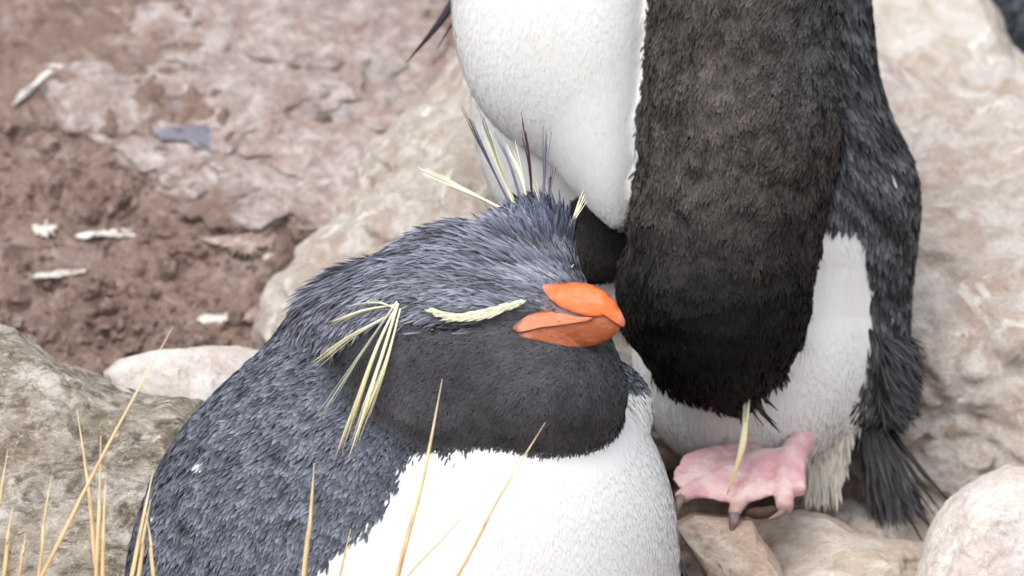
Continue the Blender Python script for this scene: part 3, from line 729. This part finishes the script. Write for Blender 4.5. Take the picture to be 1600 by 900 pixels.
    # raised crest
    DK = srgb(46, 36, 44); GY = srgb(112, 108, 128); cd = -150
    for (bs, mid, tip, w, c0, c1) in (
        ((796, 332), (730, 300), (657, 265), [6, 9, 2], Y0, Y0), ((798, 336), (752, 312), (706, 292), [5, 6, 2], Y0, Y1),
        ((806, 340), (768, 262), (722, 166), [7, 6, 1], GY, DK), ((812, 335), (780, 260), (748, 172), [7, 7, 1], Y1, srgb(90, 90, 90)), ((806, 330), (786, 280), (752, 200), [5, 6, 1], Y0, Y0),
        ((818, 330), (798, 262), (772, 206), [8, 9, 1.5], GY, srgb(130, 128, 140)), ((826, 325), (812, 272), (791, 226), [5, 6, 1.5], Y0, Y0),
        ((832, 340), (828, 262), (814, 176), [6, 7, 1], DK, srgb(60, 20, 40)), ((848, 335), (850, 270), (853, 202), [8, 8, 1], GY, srgb(96, 88, 100)),
        ((856, 340), (858, 300), (860, 262), [5, 4, 1], srgb(90, 76, 90), srgb(90, 70, 90)), ((852, 352), (840, 310), (828, 282), [5, 5, 1], Y0, Y1),
        ((880, 376), (896, 342), (913, 305), [8, 10, 2], Y1, Y0), ((872, 372), (882, 345), (888, 318), [6, 6, 1], GY, GY)):
        plume([(*bs, cd - 20), (*mid, cd - 14), (*tip, cd + 20)], w, c0, c1, 2)
    plume([(884, 444, -215), (887, 430, -222), (892, 416, -215)], [6, 9, 3], Y0, Y0, 2)
    return root
front_penguin()

# ------------------------------------------------------------------ the bowed penguin behind
def back_penguin():
    d0 = 470; gen = np.random.default_rng(23)
    root = empty("penguin", to_world([(1200, 800, 0)], d0)[0])
    tag(root, "standing penguin bowing its black head down to its pink feet", "penguin", "rockhopper penguins on the rocks")
    torso = union([cone((1208, -120, 60), 140, (1192, 330, 60), 202), cone((1192, 330, 60), 200, (1198, 500, 60), 168), ell((1195, 560, 40), (160, 130, 150)), ell((1150, 585, 30), (125, 112, 130)), cone((1352, 300, 30), 44, (1366, 610, 60), 28)], 110)
    neck0 = union([cone((1170, -160, -110), 146, (1156, 200, -150), 148), cone((1156, 200, -150), 148, (1114, 460, -170), 146), ell((1122, 505, -165), (118, 120, 126)), cone((1116, 470, -170), 136, (1146, 602, -165), 28)], 30)
    neck = lambda p: neck0(p) + 4.5 * noise3(p / np.array([70, 45, 70.])) + 2 * noise3(p / np.array([22, 30, 22.]))
    breast = union([ell((858, 5, -40), (152, 230, 150)), ell((928, 90, -55), (100, 205, 115)), ell((948, 210, -80), (48, 118, 60)), ell((966, 280, -92), (14, 62, 18))], 60)
    belly = union([ell((880, 150, 110), (145, 225, 150)), cone((900, 260, 130), 120, (1000, 420, 100), 90)], 40)
    flip = union([cone((935, 330, 10), 48, (918, 400, 0), 40, 2.0), cone((962, 330, 5), 40, (950, 400, 0), 34, 2.0)], 20)
    whitep = lambda p: smin(breast(p), belly(p), 10)
    body = lambda p: smin(smin(smin(torso(p), whitep(p), 20), neck(p), 26), flip(p), 6)
    P, F = surface(body, (660, -320, -360), (1480, 730, 330), 8)
    wl_v = np.array([-400, 330, 345, 380, 450, 540, 600, 680, 900]); wl_u = np.array([0, 0, 1334, 1354, 1364, 1360, 1352, 1338, 1328])
    def groups(p, jit=0):
        t, w, n_, f = torso(p), whitep(p), neck(p), flip(p)
        g = np.argmin(np.stack([t, w, n_, f], 1), 1)
        tw = (g == 0) & (p[:, 0] + jit < np.interp(p[:, 1] + jit, wl_v, wl_u)) & (p[:, 2] < 150)
        return g, (g == 1) | tw
    g, wh = groups(P)
    col = np.where(wh[:, None], WHITE * .96, srgb(24, 23, 24))
    make_obj("body", to_world(P, d0), F, M_SKIN, parent=root, col=col)
    flow = flow_field([((1100, 50), (0, 1)), ((1100, 200), (0, 1)), ((1060, 350), (.05, 1)), ((1230, 150), (-.55, .85)), ((1250, 250), (-.6, .8)), ((1200, 350), (-.4, .9)), ((1120, 480), (.1, 1)), ((1120, 600), (0, 1)), ((1260, 40), (-.6, .8)),
        ((1345, 60), (.35, .95)), ((1360, 180), (.55, .85)), ((1390, 280), (.4, .9)), ((1380, 400), (.05, 1)), ((1390, 550), (.25, 1)), ((1320, 300), (.1, 1)),
        ((1310, 450), (.05, 1)), ((1300, 640), (.0, 1)), ((860, 50), (.02, 1)), ((950, 250), (.3, 1)), ((800, 250), (.3, 1))])
    sets = []
    p = sample(P, F, lambda c, n: frame_dens(c, n) / 7, gen); g, wh = groups(p, gen.normal(size=len(p)) * 4)
    # neck and head: brownish, blacker towards the face
    q = p[(g == 2)]; nn = grad(body, q); N = len(q)
    k = sstep(230, 500, q[:, 1] + 40 * noise3(q / 60)); tex = np.clip(1 + .75 * fbm(q / np.array([26, 34, 26.]), 3) + .22 * gen.normal(size=N), .25, 2.4)
    ks = (sstep(1180, 1300, q[:, 0]) * (1 - sstep(60, 260, q[:, 1])))[:, None]
    c0 = (srgb(80, 74, 70) * (1 - ks) + srgb(88, 87, 88) * ks) * (1 - k)[:, None] + srgb(15, 14, 10)[None] * k[:, None]
    tc = np.clip(c0 * tex[:, None], .003, .5)
    sets.append(feathers(q, nn, flow(q), gen.uniform(10, 21, N), gen.uniform(2.2, 4.6, N), gen.uniform(.12, .34, N), .12, gen.normal(size=N) * .4, tc * .4, tc, gen, d0, .25))
    # black flipper edge
    q = p[g == 3]; nn = grad(body, q); N = len(q); tc = vary(srgb(40, 35, 32), gen, N, .3)
    sets.append(feathers(q, nn, np.tile([0, 1., 0], (N, 1)), gen.uniform(10, 18, N), gen.uniform(3, 6, N), .2, .1, gen.normal(size=N) * .4, tc * .5, tc, gen, d0, .3))
    # back and wing
    ps = sample(P, F, lambda c, n: frame_dens(c, n) / 14, gen); g2, wh2 = groups(ps, gen.normal(size=len(ps)) * 5)
    q = ps[(g2 == 0) & ~wh2]; nn = grad(body, q); N = len(q)
    ban = np.clip(1 + 1.3 * noise3(np.stack([(q[:, 0] * .8 + q[:, 1] * .0) / 60, (q[:, 1] - q[:, 0] * .7) / 16, q[:, 2] / 60], 1)), .35, 2)
    tc = np.clip(srgb(94, 97, 101) * (ban * gen.uniform(.5, 1.3, N))[:, None], .008, .4)
    for fu, fv, fr in ((1388, 270, 4), (1392, 482, 4), (1372, 96, 5)):
        tc[(q[:, 0] - fu) ** 2 + (q[:, 1] - fv) ** 2 < fr * fr] = .7
    sets.append(feathers(q, nn, flow(q), gen.uniform(18, 32, N), gen.uniform(3.8, 7, N), gen.uniform(.08, .28, N), .08, gen.normal(size=N) * .35, tc * .3, tc, gen, d0, .14))
    # fluffed feathers low on the back
    q = ps[(g2 == 0) & (ps[:, 0] > 1370) & (ps[:, 1] > 520) & (ps[:, 1] < 690)]; nn = grad(body, q); N = len(q)
    tc = np.clip(srgb(100, 101, 106) * gen.uniform(.4, 1.3, (N, 1)), .01, .4)
    sets.append(feathers(q, nn, np.tile([.8, .7, 0], (N, 1)), gen.uniform(35, 65, N), gen.uniform(2, 4, N), gen.uniform(.3, .8, N), .1, gen.normal(size=N) * .4, tc * .4, tc, gen, d0, .25))
    # ragged edge along the bottom of the face
    q = p[(g == 2) & (p[:, 1] > 575)]; q = q[gen.random(len(q)) < .5]; nn = grad(body, q); N = len(q)
    tc = vary(srgb(18, 18, 15), gen, N, .3)
    sets.append(feathers(q, nn, np.tile([.1, 1., 0], (N, 1)), gen.uniform(16, 36, N), gen.uniform(3, 6, N), gen.uniform(.2, .7, N), .05, gen.normal(size=N) * .4, tc * .6, tc, gen, d0, .22))
    # tail tuft
    a = np.array([(1365, 640, 60.)]); N = 700; tt = gen.random(N)
    q = np.stack([1350 + 55 * tt * gen.random(N) + 20 * gen.random(N), 640 + 120 * tt, 40 + 50 * gen.random(N)], 1)
    dd = np.stack([(q[:, 0] - 1345) / 110, np.full(N, 1.), gen.normal(size=N) * .2], 1); nn = np.tile([0, 0, -1.], (N, 1))
    tc = np.clip(srgb(92, 90, 94) * gen.uniform(.35, 1.25, (N, 1)), .01, .4)
    sets.append(feathers(q, nn, dd, gen.uniform(40, 85, N), gen.uniform(3, 6, N), gen.uniform(0, .25, N), .05, gen.normal(size=N) * .5, tc * .45, tc, gen, d0, .12))
    join_feathers("plumage", sets, M_FEATHER, root, d0)
    # white down
    pw = sample(P, F, lambda c, n: frame_dens(c, n) / 7, gen); g3, wh3 = groups(pw, gen.normal(size=len(pw)) * 5)
    q = pw[wh3]; nn = grad(body, q); N = len(q)
    low = sstep(600, 680, q[:, 1])
    wc = stain(q, gen) * .97
    wsets = [feathers(q, nn, flow(q), gen.uniform(18, 30, N) * (1 + .6 * low), gen.uniform(2.6, 4.4, N), gen.uniform(.0, .03, N) + .2 * low, .008, gen.normal(size=N) * .08, wc, wc, gen, d0, .10)]
    # feathered leg behind the foot
    N = 900; t = gen.random(N); q = np.stack([1262 + 70 * gen.random(N) * (1 - .35 * t), 660 + 95 * t, 0 + 40 * gen.random(N)], 1)
    dd = np.tile([-.05, 1., 0], (N, 1)); lc = vary(srgb(206, 200, 188), gen, N, .1)
    wsets.append(feathers(q, np.tile([0, 0, -1.], (N, 1)), dd, gen.uniform(25, 55, N), gen.uniform(3, 6, N), gen.uniform(0, .2, N), .05, gen.normal(size=N) * .3, lc, lc, gen, d0, .12))
    join_feathers("breast_down", wsets, M_WHITE, root, d0)
    # tail
    tail = root
    TD, TE = srgb(52, 52, 50), srgb(34, 36, 32)
    for (a, m_, b, w) in (((1385, 660), (1425, 715), (1482, 782), [8, 9, 2]), ((1380, 680), (1415, 740), (1462, 806), [7, 6, 1]), ((1385, 690), (1420, 760), (1456, 828), [10, 9, 2]), ((1372, 700), (1402, 770), (1442, 846), [10, 9, 2]),
                          ((1362, 700), (1384, 770), (1418, 822), [9, 8, 2]), ((1352, 690), (1368, 750), (1392, 808), [9, 8, 2]), ((1392, 680), (1432, 745), (1470, 800), [7, 7, 1]), ((1345, 690), (1356, 740), (1370, 790), [8, 7, 2])):
        strip("tail_feather", [(*a, 70), (*m_, 60), (*b, 40)], w, TD, TE, root, d0, n=12, extra=2)
    # crest hanging from the crown
    Y0, Y1 = srgb(238, 234, 198), srgb(230, 208, 158); BK = srgb(30, 32, 28)
    for (a, m_, b, w, c0, c1) in (((1162, 622), (1157, 692), (1133, 770), [8, 12, 1.5], Y0, Y1), ((1168, 610), (1164, 650), (1160, 690), [5, 5, 1], Y0, Y0), ((1170, 612), (1186, 640), (1215, 674), [8, 9, 1], BK, BK), ((1176, 606), (1192, 622), (1212, 640), [6, 6, 1], BK, BK),
                                  ((1190, 596), (1200, 600), (1212, 604), [6, 6, 1], BK, BK), ((1182, 600), (1190, 632), (1204, 668), [3, 4, 1], srgb(210, 214, 190), srgb(150, 156, 140)), ((1168, 620), (1176, 645), (1190, 664), [3, 3, 1], BK, BK), ((1146, 630), (1152, 645), (1156, 664), [7, 6, 1], BK, BK)):
        strip("plume", [(*a, -195), (*m_, -205), (*b, -190)], w, c0, c1, root, d0, n=12, extra=1)
    # pointed tip of the far flipper beyond the breast
    for (a, m_, b, w) in (((735, -40), (690, 30), (634, 98), [14, 12, 1]), ((730, -40), (700, 10), (680, 36), [10, 8, 1]), ((728, 0), (704, 40), (682, 76), [5, 4, 1])):
        strip("flipper_feather", [(*a, 30), (*m_, 40), (*b, 50)], w, srgb(66, 58, 66), srgb(44, 34, 40), root, d0, n=10)
    # feet

    claw_m = plain_mat("claw_horn", srgb(146, 122, 112), srgb(110, 96, 92), 300, .4, .4, .2)
    sole_m = plain_mat("sole_skin", srgb(70, 54, 48), srgb(96, 74, 62), 300, .7, .2, .4)
    fz = -150
    sl = 1.15
    web = lambda p: ell((1142, 742, fz), (92, 40, 13))(p + np.stack([0 * p[:, 0], 0 * p[:, 0], sl * (p[:, 1] - 742)], 1)) * .62
    on = lambda u, v, o=0: (u, v, fz + sl * (742 - v) + o)
    toes = union([cone(on(1196, 716, 4), 15, on(1144, 796, -2), 10), cone(on(1180, 716), 14, on(1064, 772, -4), 11), cone(on(1222, 722), 17, on(1222, 786, -4), 14)], 10)
    leg = union([cone((1262, 656, fz + 135), 26, on(1234, 716, 8), 21), cone(on(1232, 718, 6), 21, on(1190, 722, 4), 17), cone(on(1236, 722, 8), 17, on(1244, 760, 0), 12), cone(on(1082, 722, 12), 15, on(1170, 704, 24), 18)], 14)
    cut = union([ell(on(1102, 806), (30, 30, 90)), ell(on(1186, 812), (30, 26, 90))], 6)
    ft = lambda p: -smin(-smin(smin(web(p), toes(p), 9), leg(p), 14), cut(p), 6)
    ftn = lambda p: ft(p) + 1.0 * noise3(p / np.array([30, 6, 16.])) + .6 * noise3(p / np.array([10, 16, 10.])) + .25 * noise3(p / 4.5)
    Pf, Ff = surface(ftn, (1020, 620, fz - 110), (1310, 830, fz + 150), 3.0)
    fm, fnt, fb = new_mat("webbed_skin"); fa = fnt.nodes.new("ShaderNodeAttribute"); fa.attribute_name = "Col"; ftc = fnt.nodes.new("ShaderNodeTexCoord")
    fc = mixc(fnt, ramp(fnt, nz(fnt, ftc.outputs['Object'], 260, 7, .7, .8), [(.42, (0, 0, 0)), (.72, (.4, .4, .4))]), fa.outputs['Color'], srgb(190, 128, 132))
    fc = mixc(fnt, ramp(fnt, nz(fnt, ftc.outputs['Object'], 700, 5, .7, .5), [(.56, (0, 0, 0)), (.74, (.3, .3, .3))]), fc, srgb(132, 104, 98))
    fnt.links.new(fc, fb.inputs['Base Color']); fb.inputs['Roughness'].default_value = .42
    fbp = fnt.nodes.new("ShaderNodeBump"); fbp.inputs['Strength'].default_value = .7; fbp.inputs['Distance'].default_value = .0012
    fnt.links.new(nz(fnt, ftc.outputs['Object'], 420, 7, .7, .6), fbp.inputs['Height']); fnt.links.new(fbp.outputs[0], fb.inputs['Normal'])
    toe = sstep(764, 792, Pf[:, 1] + 8 * noise3(Pf / 14))[:, None]; pk = sstep(-.5, .5, fbm(Pf / 34, 3))[:, None]
    fcol = (srgb(234, 206, 202) * (1 - pk) + srgb(220, 172, 176) * pk) * (1 - .7 * toe) + srgb(172, 142, 128) * .7 * toe
    foot = make_obj("foot", to_world(Pf, d0), Ff, fm, parent=root, col=fcol)
    for pts, w in (([(1146, 790, fz - 52), (1143, 808, fz - 76), (1138, 838, fz - 74)], [17, 17, 2]), ([(1066, 768, fz - 36), (1058, 784, fz - 58), (1052, 806, fz - 60)], [18, 13, 2]), ([(1224, 782, fz - 50), (1216, 798, fz - 66), (1196, 808, fz - 72)], [20, 13, 2])):
        V, F2, t = strip_geo(pts, w, 14, .8); make_obj("claw", to_world(V, d0), F2, claw_m, parent=foot)
    V, F2, t = strip_geo([(1158, 798, fz - 40), (1190, 798, fz - 44), (1232, 788, fz - 40)], [8, 20, 18, 6], 14, .9)
    make_obj("sole", to_world(V, d0), F2, sole_m, parent=foot)
back_penguin()

# ------------------------------------------------------------------ the third penguin, only its flank in view
def far_penguin():
    d0 = 1580; gen = np.random.default_rng(31)
    root = empty("penguin", to_world([(1720, 135, 0)], d0)[0])
    tag(root, "slate grey flank of a penguin beyond the cream boulder", "penguin", "rockhopper penguins on the rocks")
    f = union([ell((1712, -190, 0), (224, 336, 190)), ell((1740, -560, -20), (115, 120, 120)), cone((1740, -540, -20), 100, (1730, -380, 0), 120)], 60)
    P, F = surface(f, (1460, -720, -230), (2000, 170, 230), 12)
    white = (P[:, 0] > 1860) & (P[:, 1] > -450)
    make_obj("body", to_world(P, d0), F, M_SKIN, parent=root, col=np.where(white[:, None], WHITE, srgb(34, 36, 44)))
    p = sample(P, F, lambda c, n: frame_dens(c, n, 1, .3, .3) / 45, gen); p = p[~((p[:, 0] > 1860) & (p[:, 1] > -450))]; nn = grad(f, p); N = len(p)
    tc = np.clip(SLATE_T * gen.uniform(.5, 1.6, (N, 1)), .01, .5)
    join_feathers("plumage", [feathers(p, nn, np.tile([-.5, 1., 0], (N, 1)), gen.uniform(26, 40, N), gen.uniform(8, 13, N), gen.uniform(.12, .36, N), .1, gen.normal(size=N) * .35, tc * .25, tc, gen, d0, .2)], M_FEATHER, root, d0)
    m = plain_mat("far_beak", srgb(214, 110, 60), srgb(200, 96, 50), 200, .4)
    ring_loft("beak", [(1830, -560, -510, -40, 24), (1880, -560, -515, -60, 24), (1930, -545, -520, -80, 16), (1960, -525, -515, -90, 4)], m, root, d0)
far_penguin()

# ------------------------------------------------------------------ dry grass
STRAW2, TIPC = srgb(226, 182, 120), srgb(236, 220, 180)
M_STRAW = feather_mat("straw", .55, .3)
def tuft(label, blades, d, parts_label=None):
    bx = np.mean([b[0][0] for b in blades]); root = empty("grass_tuft", to_world([(bx, 1330, 0)], d)[0])
    tag(root, label, "grass", "dry straw grass in front of the penguins")
    g = np.random.default_rng(int(bx))
    for (b, t, w) in blades:
        b = np.array(b, float); t = np.array(t, float)
        dirn = (b - t) / (b[1] - t[1]); base = b + dirn * (1330 - b[1])
        mid = (b + t) / 2 + np.array([np.clip(g.normal(), -1.3, 1.3) * np.linalg.norm(b - t) * .014, 0]); dz = g.uniform(-15, 15)
        strip("blade", [(*base, 0), (*b, dz * .5), (*mid, dz), (*t, dz * 1.3)], [w * .72, w * .75, w * .66, w * .48, .7], STRAW2 * g.uniform(.85, 1.1), TIPC * g.uniform(.85, 1.0), root, d, mat=M_STRAW, n=20, thick=.45)
    return root
tuft("short straw blades at the edge over the lichened boulder", [((-12, 900), (12, 700), 9), ((6, 900), (20, 792), 10), ((30, 900), (40, 832), 8)], -430)
tuft("long slanting straw blade crossing the white stone, with a short upright one", [((62, 905), (270, 510), 9), ((60, 905), (82, 732), 8)], -470)
tuft("clump of three upright yellow blades in front of the lichened boulder", [((152, 905), (120, 640), 11), ((150, 905), (158, 680), 10), ((160, 905), (166, 738), 9)], -440)
tuft("forked yellow blades at the lower back of the sleeping penguin", [((205, 905), (240, 735), 10), ((240, 905), (228, 800), 9), ((216, 905), (236, 780), 9)], -450)
tuft("single straw blade before the dark flipper of the sleeping penguin", [((474, 905), (491, 724), 11)], -480)
tuft("tall straw blade before the throat and a thin bent one beside it", [((620, 905), (691, 592), 11), ((632, 905), (745, 780), 4)], -470)
tuft("slanting reddish straw blade before the white breast", [((712, 905), (852, 660), 7)], -460)
tuft("thin faint blade at the edge of the white breast", [((530, 905), (548, 826), 5)], -440)
